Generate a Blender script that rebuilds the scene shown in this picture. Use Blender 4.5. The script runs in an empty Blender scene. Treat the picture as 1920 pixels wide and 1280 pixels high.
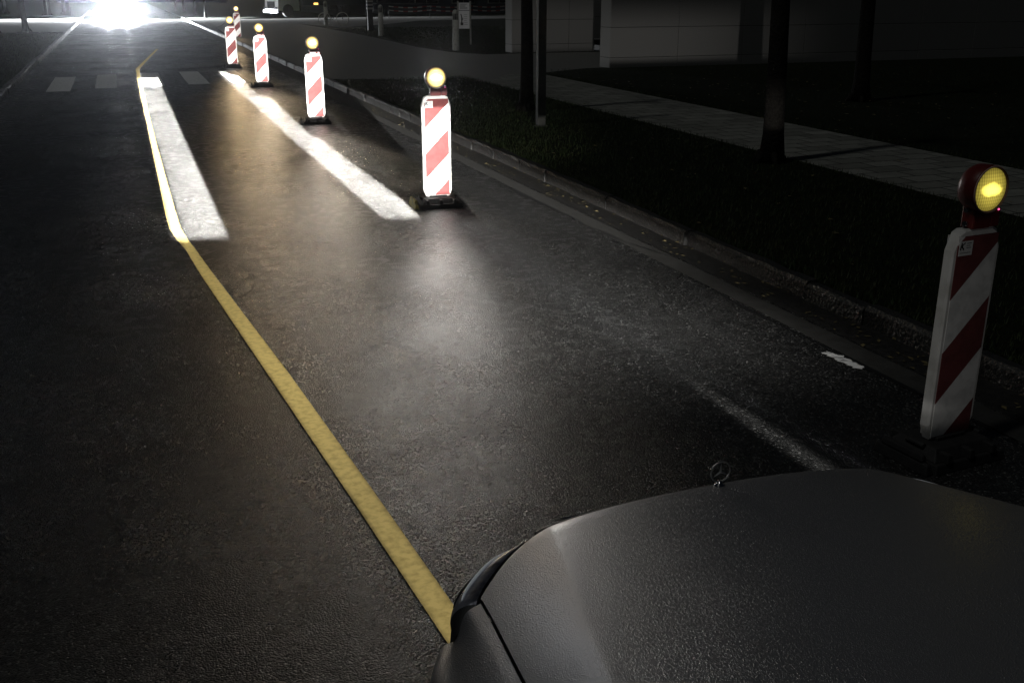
import bpy, bmesh, math, random
from mathutils import Vector, Matrix
R = math.radians
S = bpy.context.scene
COL = S.collection
rnd = random.Random(7)

# ------------------------------------------------------------------ camera
# world: x = metres to the right of the camera across the road, y = metres along the road
cam_d = bpy.data.cameras.new('camera')
cam = bpy.data.objects.new('camera', cam_d); COL.objects.link(cam)
cam.location = (0, 0, 2.1)
cam.rotation_euler = (R(71.0), 0, R(-20.2))
cam_d.sensor_width = 36; cam_d.lens = 36.0
cam_d.clip_start = .05; cam_d.clip_end = 1500
S.camera = cam

# ------------------------------------------------------------------ world, fill sun, exposure
FILL_EL, FILL_AZ = 58, -104           # azimuth measured from +Y towards +X
w = bpy.data.worlds.new('World'); S.world = w; w.use_nodes = True
nt = w.node_tree; bg = nt.nodes['Background']
sk = nt.nodes.new('ShaderNodeTexSky'); sk.sky_type = 'NISHITA'; sk.sun_disc = False
sk.sun_elevation = R(FILL_EL); sk.sun_rotation = R(FILL_AZ)
nt.links.new(sk.outputs[0], bg.inputs[0]); bg.inputs[1].default_value = 0.0012
sl = bpy.data.lights.new('fill_sun', 'SUN'); so = bpy.data.objects.new('fill_sun', sl); COL.objects.link(so)  # added dim sun lamp standing in for a moon, lifts pavers and left-facing sides
sl.energy = 0.21; sl.angle = R(3); sl.color = (.97, 1.0, .97)
d = Vector((math.sin(R(FILL_AZ))*math.cos(R(FILL_EL)), math.cos(R(FILL_AZ))*math.cos(R(FILL_EL)), math.sin(R(FILL_EL))))
so.rotation_euler = d.to_track_quat('Z', 'Y').to_euler()
S.view_settings.view_transform = 'Standard'; S.view_settings.look = 'None'
S.view_settings.exposure = 0; S.view_settings.gamma = 1
S.render.engine = 'CYCLES'
S.cycles.use_denoising = True
S.cycles.max_bounces = 5; S.cycles.diffuse_bounces = 2; S.cycles.glossy_bounces = 3
S.cycles.caustics_reflective = False; S.cycles.caustics_refractive = False
S.cycles.sample_clamp_indirect = 4; S.cycles.sample_clamp_direct = 0

# ------------------------------------------------------------------ node expression helper
class X:
    """a float socket with arithmetic"""
    def __init__(s, nt, v): s.nt, s.v = nt, v
    def op(s, o, *a):
        n = s.nt.nodes.new('ShaderNodeMath'); n.operation = o
        for i, q in enumerate((s,)+a):
            q = q.v if isinstance(q, X) else q
            if isinstance(q, (int, float)): n.inputs[i].default_value = q
            else: s.nt.links.new(q, n.inputs[i])
        return X(s.nt, n.outputs[0])
    def __add__(s, o): return s.op('ADD', o)
    def __sub__(s, o): return s.op('SUBTRACT', o)
    def __mul__(s, o): return s.op('MULTIPLY', o)
    def __truediv__(s, o): return s.op('DIVIDE', o)
    def max(s, o): return s.op('MAXIMUM', o)
    def min(s, o): return s.op('MINIMUM', o)
    def step(s, a, b, lo=0., hi=1.):
        n = s.nt.nodes.new('ShaderNodeMapRange'); n.interpolation_type = 'SMOOTHSTEP'
        s.nt.links.new(s.v, n.inputs[0])
        for i, q in ((1, a), (2, b), (3, lo), (4, hi)): n.inputs[i].default_value = q
        return X(s.nt, n.outputs[0])

def poly_mask(gx, gy, pts, soft):
    """pts counter-clockwise convex polygon on the ground; 1 inside, fading over soft metres"""
    m = None
    n = len(pts)
    for i in range(n):
        (x0, y0), (x1, y1) = pts[i], pts[(i+1) % n]
        L = math.hypot(x1-x0, y1-y0); a, b = -(y1-y0)/L, (x1-x0)/L
        dist = gx*a + gy*b + (-(a*x0+b*y0))
        sf = soft[i] if isinstance(soft, (list, tuple)) else soft
        k = dist.step(-sf/2, sf/2)
        m = k if m is None else m*k
    return m

def lamp_light(name, loc, power, color, radius=.02, build=None, parent=None):
    l = bpy.data.lights.new(name, 'POINT'); l.energy = power; l.color = color; l.shadow_soft_size = radius
    o = bpy.data.objects.new(name, l); COL.objects.link(o); o.location = loc
    if parent: o.parent = parent
    if build:
        l.use_nodes = True; t = l.node_tree; em = t.nodes['Emission']
        g = t.nodes.new('ShaderNodeNewGeometry'); sp = t.nodes.new('ShaderNodeSeparateXYZ')
        t.links.new(g.outputs['Incoming'], sp.inputs[0])
        dx, dy, dz = (X(t, sp.outputs[i]) for i in range(3))
        v = build(dx, dy, dz)
        t.links.new(v.v, em.inputs['Strength'])
    return o

# ------------------------------------------------------------------ materials
def mat(name, col=(.2,.2,.2), rough=.6, metal=0, spec=.5, coat=0, coat_rough=.1, emit=None, estr=0,
        noise=None, bump=None, coord='Object', rough_noise=None):
    m = bpy.data.materials.new(name); m.use_nodes = True
    t = m.node_tree; b = t.nodes['Principled BSDF']
    b.inputs['Base Color'].default_value = (*col, 1); b.inputs['Roughness'].default_value = rough
    b.inputs['Metallic'].default_value = metal; b.inputs['Specular IOR Level'].default_value = spec
    b.inputs['Coat Weight'].default_value = coat; b.inputs['Coat Roughness'].default_value = coat_rough
    if emit: b.inputs['Emission Color'].default_value = (*emit, 1); b.inputs['Emission Strength'].default_value = estr
    tc = t.nodes.new('ShaderNodeTexCoord')
    if noise:                                   # (scale, colour2, low, high)
        n = t.nodes.new('ShaderNodeTexNoise'); n.inputs['Scale'].default_value = noise[0]; n.inputs['Detail'].default_value = 6
        t.links.new(tc.outputs[coord], n.inputs['Vector'])
        r = t.nodes.new('ShaderNodeMapRange'); r.inputs[1].default_value = noise[2]; r.inputs[2].default_value = noise[3]
        t.links.new(n.outputs[0], r.inputs[0])
        mx = t.nodes.new('ShaderNodeMix'); mx.data_type = 'RGBA'
        mx.inputs[6].default_value = (*col, 1); mx.inputs[7].default_value = (*noise[1], 1)
        t.links.new(r.outputs[0], mx.inputs[0]); t.links.new(mx.outputs[2], b.inputs['Base Color'])
    if rough_noise:                             # (scale, lo, hi)
        n = t.nodes.new('ShaderNodeTexNoise'); n.inputs['Scale'].default_value = rough_noise[0]; n.inputs['Detail'].default_value = 4
        t.links.new(tc.outputs[coord], n.inputs['Vector'])
        r = t.nodes.new('ShaderNodeMapRange'); r.inputs[1].default_value = .35; r.inputs[2].default_value = .65
        r.inputs[3].default_value = rough_noise[1]; r.inputs[4].default_value = rough_noise[2]
        t.links.new(n.outputs[0], r.inputs[0]); t.links.new(r.outputs[0], b.inputs['Roughness'])
    if bump:                                    # (kind, scale, distance, strength)
        kind, sc, dist, st = bump
        if kind == 'noise':
            n = t.nodes.new('ShaderNodeTexNoise'); n.inputs['Detail'].default_value = 4
        else:
            n = t.nodes.new('ShaderNodeTexVoronoi'); n.feature = 'F1' if kind == 'voronoi' else 'SMOOTH_F1'
        n.inputs['Scale'].default_value = sc; t.links.new(tc.outputs[coord], n.inputs['Vector'])
        bp = t.nodes.new('ShaderNodeBump'); bp.inputs['Strength'].default_value = st; bp.inputs['Distance'].default_value = dist
        t.links.new(n.outputs[0], bp.inputs['Height']); t.links.new(bp.outputs[0], b.inputs['Normal'])
    return m

def road_material():
    m = mat('wet_asphalt', (.02,.02,.021), .4, spec=.26)
    t = m.node_tree; b = t.nodes['Principled BSDF']; L = t.links
    tc = t.nodes['Texture Coordinate']
    def noise(sc, det=4, rough=.55):
        n = t.nodes.new('ShaderNodeTexNoise'); n.inputs['Scale'].default_value = sc; n.inputs['Detail'].default_value = det
        n.inputs['Roughness'].default_value = rough
        L.new(tc.outputs['Object'], n.inputs['Vector']); return X(t, n.outputs[0])
    vor = t.nodes.new('ShaderNodeTexVoronoi'); vor.inputs['Scale'].default_value = 135; L.new(tc.outputs['Object'], vor.inputs['Vector'])
    vd = X(t, vor.outputs['Distance'])
    fine = noise(260, 3); mid = noise(9, 5); big = noise(.55, 5)
    # colour: dark binder, lighter stones, worn patches, pale flecks painted in for wet sparkle
    mp = t.nodes.new('ShaderNodeMapping'); mp.inputs['Scale'].default_value = (1.2, .16, 1)
    L.new(tc.outputs['Object'], mp.inputs[0])
    wn = t.nodes.new('ShaderNodeTexNoise'); wn.inputs['Scale'].default_value = 1.6; wn.inputs['Detail'].default_value = 7
    L.new(mp.outputs[0], wn.inputs['Vector']); wear = X(t, wn.outputs[0]).step(.4, .7)
    sep = t.nodes.new('ShaderNodeSeparateColor'); L.new(vor.outputs['Color'], sep.inputs[0])
    stone = X(t, sep.outputs[0]).step(.55, 1.0)
    alb = fine.step(.35, .7, .004, .015) + stone*.042 + X(t, sep.outputs[2]).step(.955, .965)*.15 + wear*.008 + mid.step(.4, .65)*.005
    cc = t.nodes.new('ShaderNodeCombineColor')
    L.new(alb.v, cc.inputs[0]); L.new((alb*1.0).v, cc.inputs[1]); L.new((alb*.96).v, cc.inputs[2])
    L.new(cc.outputs[0], b.inputs['Base Color'])
    rg = big.step(.35, .65, .19, .28) + wear*.05 + (X(t, sep.outputs[1]))*.10
    L.new(rg.v, b.inputs['Roughness'])
    h = vd*-1.0 + fine*.35
    bp = t.nodes.new('ShaderNodeBump'); bp.inputs['Strength'].default_value = 1; bp.inputs['Distance'].default_value = .0058
    L.new(h.v, bp.inputs['Height']); L.new(bp.outputs[0], b.inputs['Normal'])
    # thin film of water over the stones
    bc = t.nodes.new('ShaderNodeBump'); bc.inputs['Strength'].default_value = 1; bc.inputs['Distance'].default_value = .0016
    L.new(h.v, bc.inputs['Height']); L.new(bc.outputs[0], b.inputs['Coat Normal'])
    b.inputs['Coat IOR'].default_value = 1.33
    L.new(big.step(.38, .62, .25, .6).v, b.inputs['Coat Weight'])
    L.new(mid.step(.35, .65, .20, .30).v, b.inputs['Coat Roughness'])
    return m

def paver_material():
    m = mat('concrete_pavers', (.1,.1,.095), .7)
    t = m.node_tree; b = t.nodes['Principled BSDF']; L = t.links; tc = t.nodes['Texture Coordinate']
    br = t.nodes.new('ShaderNodeTexBrick'); L.new(tc.outputs['Object'], br.inputs['Vector'])
    br.inputs['Scale'].default_value = 1; br.inputs['Brick Width'].default_value = .5; br.inputs['Row Height'].default_value = .33
    br.inputs['Mortar Size'].default_value = .012; br.inputs['Mortar Smooth'].default_value = .3
    br.inputs['Color1'].default_value = (.34,.34,.30,1); br.inputs['Color2'].default_value = (.22,.22,.19,1)
    br.inputs['Mortar'].default_value = (.02,.02,.018,1)
    n = t.nodes.new('ShaderNodeTexNoise'); n.inputs['Scale'].default_value = 5; n.inputs['Detail'].default_value = 6
    L.new(tc.outputs['Object'], n.inputs['Vector'])
    mx = t.nodes.new('ShaderNodeMix'); mx.data_type = 'RGBA'; mx.blend_type = 'MULTIPLY'; mx.inputs[0].default_value = .6
    L.new(br.outputs[0], mx.inputs[6]); L.new(n.outputs[0], mx.inputs[7]); L.new(mx.outputs[2], b.inputs['Base Color'])
    bp = t.nodes.new('ShaderNodeBump'); bp.inputs['Distance'].default_value = .01; bp.invert = True
    L.new(br.outputs['Fac'], bp.inputs['Height']); L.new(bp.outputs[0], b.inputs['Normal'])
    return m

def stripe_material():
    """red and white slanting reflective sheeting, in the panel's own coordinates"""
    m = mat('striped_sheeting', (.8,.8,.8), .85, spec=.25)
    t = m.node_tree; b = t.nodes['Principled BSDF']; L = t.links; tc = t.nodes['Texture Coordinate']
    sp = t.nodes.new('ShaderNodeSeparateXYZ'); L.new(tc.outputs['Object'], sp.inputs[0])
    k = (X(t, sp.outputs[2]) - X(t, sp.outputs[0]))*2.0 - .25 - .06
    fr = k.op('FRACT'); a = fr.step(.497, .503)
    n = t.nodes.new('ShaderNodeTexNoise'); n.inputs['Scale'].default_value = 14; n.inputs['Detail'].default_value = 8
    L.new(tc.outputs['Object'], n.inputs['Vector'])
    mx = t.nodes.new('ShaderNodeMix'); mx.data_type = 'RGBA'
    mx.inputs[6].default_value = (.74,.73,.70,1); mx.inputs[7].default_value = (.16,.042,.040,1)
    L.new(a.v, mx.inputs[0])
    dirt = X(t, n.outputs[0]).step(.35, .62, .78, 1)
    m2 = t.nodes.new('ShaderNodeMix'); m2.data_type = 'RGBA'; m2.blend_type = 'MULTIPLY'; m2.inputs[0].default_value = 1
    cc = t.nodes.new('ShaderNodeCombineColor')
    for i in range(3): L.new(dirt.v, cc.inputs[i])
    L.new(mx.outputs[2], m2.inputs[6]); L.new(cc.outputs[0], m2.inputs[7]); L.new(m2.outputs[2], b.inputs['Base Color'])
    return m

def lens_material(name, col, strength, hot, rim=.32):
    """amber lens, lit from a bulb behind its ribs"""
    m = mat(name, (.6,.42,.05), .25)
    t = m.node_tree; b = t.nodes['Principled BSDF']; L = t.links; tc = t.nodes['Texture Coordinate']
    sp = t.nodes.new('ShaderNodeSeparateXYZ'); L.new(tc.outputs['Object'], sp.inputs[0])
    x, z = X(t, sp.outputs[0]), X(t, sp.outputs[2])
    wob = t.nodes.new('ShaderNodeTexNoise'); wob.inputs['Scale'].default_value = 26; L.new(tc.outputs['Object'], wob.inputs['Vector'])
    dz = z - .0 + (X(t, wob.outputs[0])-.5)*.03
    r2 = (x*x*.55 + dz*dz*2.4)
    core = r2.step(0, .0030, 1, 0)
    halo = (x*x + z*z).step(0, .0095, 1, rim)
    ribs = (x*520.0).op('SINE').step(-1, 1, .62, 1) * (z*420.0).op('SINE').step(-1, 1, .8, 1)
    e = (core*hot + halo*ribs)*strength
    b.inputs['Emission Color'].default_value = (*col, 1); L.new(e.v, b.inputs['Emission Strength'])
    return m

MT = {}
MT['road'] = road_material()
MT['paver'] = paver_material()
MT['stripe'] = stripe_material()
MT['path'] = mat('damp_path_asphalt', (.12,.117,.108), .62, noise=(40, (.18,.175,.16), .4, .65), bump=('noise', 120, .004, .5))
MT['gutter'] = mat('gutter_asphalt', (.028,.027,.025), .5, noise=(22, (.012,.012,.011), .4, .6), bump=('noise', 90, .006, .8))
MT['gutter_strip'] = mat('gutter_concrete', (.046,.045,.041), .55, noise=(7, (.035,.034,.03), .42, .62), bump=('noise', 60, .004, .6))
MT['kerb'] = mat('granite_kerb', (.037,.036,.033), .5, noise=(45, (.015,.015,.014), .35, .65), bump=('noise', 38, .02, 1))
MT['kerb_lit'] = mat('lit_granite_kerb', (.30,.29,.28), .4, noise=(14, (.03,.03,.028), .42, .56), bump=('noise', 38, .03, 1))  # paler copy of the kerb stone, oncoming headlights put into its colour
MT['lawn'] = mat('lawn_soil', (.007,.010,.004), .95, spec=.15, noise=(8, (.013,.018,.006), .4, .65), bump=('noise', 45, .05, 1))
MT['blade'] = mat('grass_blade', (.022,.040,.010), .6, spec=.25, noise=(3, (.040,.048,.016), .4, .65))
MT['white_paint'] = mat('road_paint', (.82,.82,.80), .55, noise=(18, (.25,.25,.24), .5, .75), bump=('noise', 160, .003, .5))
MT['yellow'] = mat('yellow_marking', (.58,.44,.15), .6, spec=.2, noise=(28, (.36,.27,.085), .42, .72), bump=('noise', 220, .002, .5))
MT['patch'] = mat('road_patch', (.008,.008,.008), .5)
MT['leaf'] = mat('wet_leaf', (.16,.13,.06), .35)
MT['plastic_white'] = mat('white_plastic', (.62,.61,.58), .8, spec=.25, noise=(9, (.45,.44,.4), .45, .7))
MT['plastic_red'] = mat('red_plastic', (.11,.012,.010), .4)
MT['rubber'] = mat('black_rubber', (.011,.011,.011), .7, noise=(25, (.022,.021,.020), .4, .7), bump=('noise', 80, .004, .6))
MT['rubber_yellow'] = mat('worn_yellow_block', (.34,.29,.09), .6, noise=(20, (.16,.15,.08), .4, .65))
MT['lens_hot'] = lens_material('bright_amber_lens', (1,.76,.28), 4.2, 1.7, .13)
MT['lens_dim'] = lens_material('amber_lens', (.90,.72,.11), .75, 3.2)
MT['bezel'] = mat('clear_bezel', (.5,.32,.27), .3)
MT['led'] = mat('pink_indicator', (.5,.05,.15), .3, emit=(1,.12,.35), estr=1.6)
MT['sticker'] = mat('sticker', (.6,.6,.58), .4)
MT['ink'] = mat('ink', (.02,.02,.02), .5)
MT['bark'] = mat('bark', (.016,.014,.011), .9, spec=.2, noise=(30, (.007,.006,.005), .35, .65), bump=('noise', 28, .03, 1))
MT['post'] = mat('galvanised_post', (.07,.07,.06), .5, metal=.2, noise=(12, (.04,.04,.035), .4, .7))
MT['stone'] = mat('stone_cladding', (.34,.33,.31), .75, noise=(60, (.22,.215,.2), .35, .7), bump=('noise', 150, .003, .5))
MT['joint'] = mat('dark_joint', (.02,.02,.02), .9)
MT['render_wall'] = mat('dark_facade', (.05,.055,.065), .8, noise=(.4, (.035,.038,.045), .4, .6))
MT['glass_dark'] = mat('dark_window', (.01,.012,.015), .08)
MT['lit_window'] = mat('lit_window', (.5,.5,.5), .5, emit=(.8,.9,1), estr=2.2)
MT['bollard'] = mat('bollard_paint', (.33,.33,.29), .55, noise=(10, (.2,.2,.18), .45, .7))
MT['black'] = mat('matt_black', (.01,.01,.011), .6)
MT['chrome'] = mat('chrome', (.55,.55,.56), .12, metal=1)
MT['chrome_dark'] = mat('dark_trim', (.04,.04,.04), .3, metal=.8)
MT['ornament'] = mat('smoked_chrome', (.42,.42,.42), .42, metal=.6)
MT['tyre'] = mat('tyre', (.012,.012,.012), .75)
MT['rim'] = mat('alloy', (.4,.4,.42), .3, metal=1)
MT['glass'] = mat('car_glass', (.006,.007,.008), .04, spec=.8)
MT['lens_clear'] = mat('headlamp_lens', (.34,.34,.38), .3, metal=.6, coat=1, noise=(16, (.10,.10,.12), .42, .6), bump=('noise', 60, .004, .5))
MT['white_metal'] = mat('white_metal', (.7,.7,.7), .4)
MT['amber'] = mat('amber_marker', (.5,.2,.02), .3, emit=(1,.55,.12), estr=3)
MT['glint'] = mat('daylight_strip', (.9,.9,.9), .3, emit=(.85,.92,1), estr=.08)  # faint glow put in for the glint along the headlamp lens
MT['glare'] = mat('headlight_glare', (1,1,1), .3, emit=(.93,.97,1), estr=80)
MT['car_dark'] = mat('dark_car_paint', (.012,.013,.016), .3, metal=.3, coat=1)
MT['tape'] = mat('barrier_tape', (.45,.43,.38), .5)
MT['tape_red'] = mat('barrier_tape_red', (.25,.03,.02), .5)
MT['wet_paint'] = mat('wet_grey_paint', (.26,.26,.275), .38, metal=.55, coat=.5, coat_rough=.25)
def droplets():
    m = MT['wet_paint']; t = m.node_tree; b = t.nodes['Principled BSDF']; L = t.links; tc = t.nodes['Texture Coordinate']
    v = t.nodes.new('ShaderNodeTexVoronoi'); v.inputs['Scale'].default_value = 290; L.new(tc.outputs['Object'], v.inputs['Vector'])
    v2 = t.nodes.new('ShaderNodeTexVoronoi'); v2.inputs['Scale'].default_value = 150; L.new(tc.outputs['Object'], v2.inputs['Vector'])
    n = t.nodes.new('ShaderNodeTexNoise'); n.inputs['Scale'].default_value = 3; L.new(tc.outputs['Object'], n.inputs['Vector'])
    h = X(t, v.outputs['Distance']).step(0, .55, 1, 0)*.6 + X(t, v2.outputs['Distance']).step(0, .38, 1, 0)*X(t, n.outputs[0]).step(.35, .65)
    bp = t.nodes.new('ShaderNodeBump'); bp.inputs['Strength'].default_value = .9; bp.inputs["Distance"].default_value = .0015
    L.new(h.v, bp.inputs['Height']); L.new(bp.outputs[0], b.inputs['Normal']); L.new(bp.outputs[0], b.inputs['Coat Normal'])
droplets()

# ------------------------------------------------------------------ mesh helpers
class B:
    """collects vertices and faces (with material slots), then links ONE mesh object"""
    def __init__(s): s.v, s.f, s.m, s.sm = [], [], [], []
    def add(s, vs, fs, mi=0, smooth=False):
        o = len(s.v); s.v += [tuple(q) for q in vs]
        for f in fs: s.f.append([o+i for i in f]); s.m.append(mi); s.sm.append(smooth)
    def box(s, x0, x1, y0, y1, z0, z1, mi=0, taper=0):
        t = taper
        vs = [(x0,y0,z0),(x1,y0,z0),(x1,y1,z0),(x0,y1,z0),(x0+t,y0+t,z1),(x1-t,y0+t,z1),(x1-t,y1-t,z1),(x0+t,y1-t,z1)]
        s.add(vs, [(3,2,1,0),(4,5,6,7),(0,1,5,4),(1,2,6,5),(2,3,7,6),(3,0,4,7)], mi)
    def tube(s, pts, rad, n=10, mi=0, caps=True, smooth=True):
        pts = [Vector(p) for p in pts]; rads = rad if isinstance(rad, (list, tuple)) else [rad]*len(pts)
        rings = []; o = len(s.v)
        up = Vector((0,0,1))
        for i, p in enumerate(pts):
            a = pts[min(i+1, len(pts)-1)] - pts[max(i-1, 0)]; a.normalize()
            u = a.cross(up if abs(a.z) < .95 else Vector((0,1,0))); u.normalize(); v = a.cross(u)
            for k in range(n):
                an = 2*math.pi*k/n; s.v.append(tuple(p + (u*math.cos(an)+v*math.sin(an))*rads[i]))
        for i in range(len(pts)-1):
            for k in range(n):
                a0 = o+i*n+k; a1 = o+i*n+(k+1) % n
                s.f.append([a0, a1, a1+n, a0+n]); s.m.append(mi); s.sm.append(smooth)
        if caps:
            s.f.append([o+k for k in range(n)][::-1]); s.m.append(mi); s.sm.append(False)
            s.f.append([o+(len(pts)-1)*n+k for k in range(n)]); s.m.append(mi); s.sm.append(False)
    def prism(s, poly, y0, y1, mi=0, inset=0):
        """poly of (x,z), extruded along y; front face at y0 inset by a bevel"""
        n = len(poly); cx = sum(p[0] for p in poly)/n; cz = sum(p[1] for p in poly)/n
        def ins(p, k):
            dx, dz = p[0]-cx, p[1]-cz
            return (p[0]-math.copysign(min(k, abs(dx)), dx), p[1]-math.copysign(min(k, abs(dz)), dz))
        rings = [([ins(p, inset) for p in poly], y0), (poly, y0+inset), (poly, y1-inset), ([ins(p, inset) for p in poly], y1)] if inset else [(poly, y0), (poly, y1)]
        vs = [(p[0], y, p[1]) for ps, y in rings for p in ps]
        fs = []
        for r_ in range(len(rings)-1):
            for k in range(n):
                fs.append((r_*n+k, r_*n+(k+1) % n, (r_+1)*n+(k+1) % n, (r_+1)*n+k))
        fs.append(tuple(range(n))[::-1]); fs.append(tuple((len(rings)-1)*n+k for k in range(n)))
        s.add(vs, fs, mi)
    def lathe(s, prof, n=24, mi=0, axis='z', c=(0,0,0)):
        vs = []
        for r_, h in prof:
            for k in range(n):
                a = 2*math.pi*k/n; x, y = r_*math.cos(a), r_*math.sin(a)
                q = (x, y, h) if axis == 'z' else ((x, h, y) if axis == 'y' else (h, x, y))
                vs.append((q[0]+c[0], q[1]+c[1], q[2]+c[2]))
        fs = []
        for i in range(len(prof)-1):
            for k in range(n): fs.append((i*n+k, i*n+(k+1) % n, (i+1)*n+(k+1) % n, (i+1)*n+k))
        fs.append(tuple(range(n))[::-1]); fs.append(tuple((len(prof)-1)*n+k for k in range(n)))
        s.add(vs, fs, mi, True)
    def grid(s, fn, nu, nv, mi=0, smooth=True, flip=False):
        o = len(s.v)
        for i in range(nu+1):
            for j in range(nv+1): s.v.append(tuple(fn(i/nu, j/nv)))
        for i in range(nu):
            for j in range(nv):
                a = o+i*(nv+1)+j; q = [a, a+nv+1, a+nv+2, a+1]
                s.f.append(q[::-1] if flip else q); s.m.append(mi); s.sm.append(smooth)
    def build(s, name, mats, parent=None, loc=None, rz=0, kind=None, bevel=0, fix=True):
        me = bpy.data.meshes.new(name); me.from_pydata(s.v, [], s.f)
        mats = mats if isinstance(mats, (list, tuple)) else [mats]
        for q in mats: me.materials.append(MT[q])
        for i, p in enumerate(me.polygons): p.material_index = s.m[i]; p.use_smooth = s.sm[i]
        if fix:
            bm = bmesh.new(); bm.from_mesh(me); bmesh.ops.recalc_face_normals(bm, faces=bm.faces); bm.to_mesh(me); bm.free()
        o = bpy.data.objects.new(name, me); COL.objects.link(o)
        if parent: o.parent = parent
        if loc: o.location = loc
        o.rotation_euler.z = rz
        if kind: o['kind'] = kind
        if bevel:
            bv = o.modifiers.new('bevel', 'BEVEL'); bv.width = bevel; bv.segments = 2; bv.limit_method = 'ANGLE'
        return o

def thing(name, label, cat, loc=(0,0,0), rz=0, group=None):
    o = bpy.data.objects.new(name, None); COL.objects.link(o); o.location = loc; o.rotation_euler = (0,0,rz)
    o.empty_display_size = .2; tag(o, label, cat, group); return o
def tag(o, label, cat, group=None):
    o['label'] = label; o['category'] = cat
    if group: o['group'] = group
def dup(root, loc, rz=0, label=None):
    def cp(o, par):
        c = o.copy(); COL.objects.link(c)
        if par: c.parent = par
        for ch in [q for q in bpy.data.objects if q.parent == o]: cp(ch, c)
        return c
    r = cp(root, None); r.location = loc; r.rotation_euler = (0,0,rz)
    if label: r['label'] = label
    return r
def sheet(name, pts, z, m, kind='structure'):
    b = B(); b.add([(x, y, z) for x, y in pts], [tuple(range(len(pts)))])
    me = b.build(name, m, kind=kind, fix=False)
    bm = bmesh.new(); bm.from_mesh(me.data)
    bmesh.ops.triangulate(bm, faces=bm.faces)
    for f in bm.faces:
        if f.normal.z < 0: f.normal_flip()
    bm.to_mesh(me.data); bm.free()
    return me

# ------------------------------------------------------------------ the ground
FAR = 600
sheet('ground', [(-FAR,-200),(FAR,-200),(FAR,FAR*1.5),(-FAR,FAR*1.5)], -.02, 'lawn')
sheet('road', [(-2.32,-20),(4.12,-20),(4.12,220),(-2.32,220)], 0, 'road')
sheet('gutter', [(4.12,-20),(4.46,-20),(4.46,220),(4.12,220)], -.004, 'gutter')
ED = []
y = -8.0; q = random.Random(12)
while y < 60:
    ED.append((4.005, y, .18+q.uniform(-.008,.008))); y += q.uniform(.25, .8)
Z = .10
# right-hand side
sheet('verge', [(4.5,-20),(7.64,-20),(7.64,22.3),(7.5,23.9),(6.0,23.9),(5.2,24.3),(4.5,24.6)], Z, 'lawn')
sheet('footway', [(7.64,-20),(9.7,-20),(9.7,24.3),(9.0,24.6),(7.64,22.4)], Z+.004, 'paver')
sheet('driveway', [(4.5,24.6),(5.2,24.3),(6.0,23.9),(7.5,23.9),(7.64,22.4),(9.0,24.6),(9.7,24.3),(9.99,24.7),(11.6,25.7),(40,26),(40,32.5),(11.0,32.4),(10.33,33.9),(10.08,37.5),(10.28,43.1),(10.44,50.5),(10.19,64.7),(4.6,50)], Z-.004, 'path')
sheet('side_lawn', [(9.7,-20),(60,-20),(60,26),(11.6,25.7),(9.99,24.7),(9.7,24.3)], Z+.002, 'lawn')
sheet('middle_lawn', [(11.0,32.4),(60,32.6),(60,71),(25.5,71.4),(18.7,68.5),(14.8,62),(11.4,57.7),(10.19,64.7),(10.44,50.5),(10.28,43.1),(10.08,37.5),(10.33,33.9)], Z, 'lawn')
sheet('yard', [(4.6,50),(10.19,64.7),(11.4,57.7),(14.8,62),(18.7,68.5),(25.5,71.4),(60,71),(60,88),(7.5,76),(5.0,60)], Z-.006, 'path')
sheet('far_lawn', [(4.6,50),(5.0,60),(7.5,76),(14,90),(14,200),(4.6,200)], Z-.002, 'lawn')
# left-hand side
sheet('left_verge', [(-60,-20),(-2.42,-20),(-2.42,54.8),(-60,60)], Z, 'lawn')
sheet('left_path', [(-60,60),(-2.42,54.8),(-2.42,84),(-60,92)], Z-.004, 'path')
sheet('left_far_lawn', [(-90,94),(-2.42,84.2),(-2.42,200),(-90,200)], Z, 'lawn')

def kerb(x0, x1, y0, y1, zt, seed, wob=.012):
    q = random.Random(seed); b = B(); y = y0
    while y < y1:
        L = q.uniform(.55, 1.0); dx = q.uniform(-wob, wob); dz = q.uniform(-.008, .008)
        n = max(2, int(L/.16))
        rows = []
        for i in range(n+1):
            yy = y + (L-.012)*i/n
            j = lambda a: q.uniform(-a, a)
            rows.append([(x0+dx+j(.006), yy, -.05), (x0+dx+j(.006), yy, zt-.025+dz), (x0+.02+dx+j(.006), yy, zt+dz+j(.006)),
                         (x1-.02+dx+j(.006), yy, zt+dz+j(.006)), (x1+dx, yy, zt-.02+dz), (x1+dx, yy, -.05)])
        vs = [p for r_ in rows for p in r_]; fs = []
        for i in range(n):
            for k in range(5): a = i*6+k; fs.append((a, a+6, a+7, a+1))
        fs.append((0,1,2,3,4,5)); fs.append(tuple(n*6+k for k in range(6))[::-1])
        b.add(vs, fs); y += L
    return b
kerb(4.40, 4.52, -8, 110, .125, 3).build('kerb', 'kerb', kind='structure')
kerb(-2.46, -2.32, -8, 110, .13, 4, .02).build('kerb', 'kerb_lit', kind='structure')
b = B()                                       # low stone edge of the side path on the left
q = random.Random(9)
x = -9.0
while x < -2.5:
    b.box(x, x+.48, 55.0-.095*(x+2.4)+q.uniform(-.03,.03), 55.18-.095*(x+2.4), .03, .15+q.uniform(-.02,.02)); x += .5
x = -9.0
while x < -2.5:
    b.box(x, x+.48, 84.0-.12*(x+2.4), 84.25-.12*(x+2.4), .03, .16); x += .5
b.build('path_edging', 'kerb', kind='structure')

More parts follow.
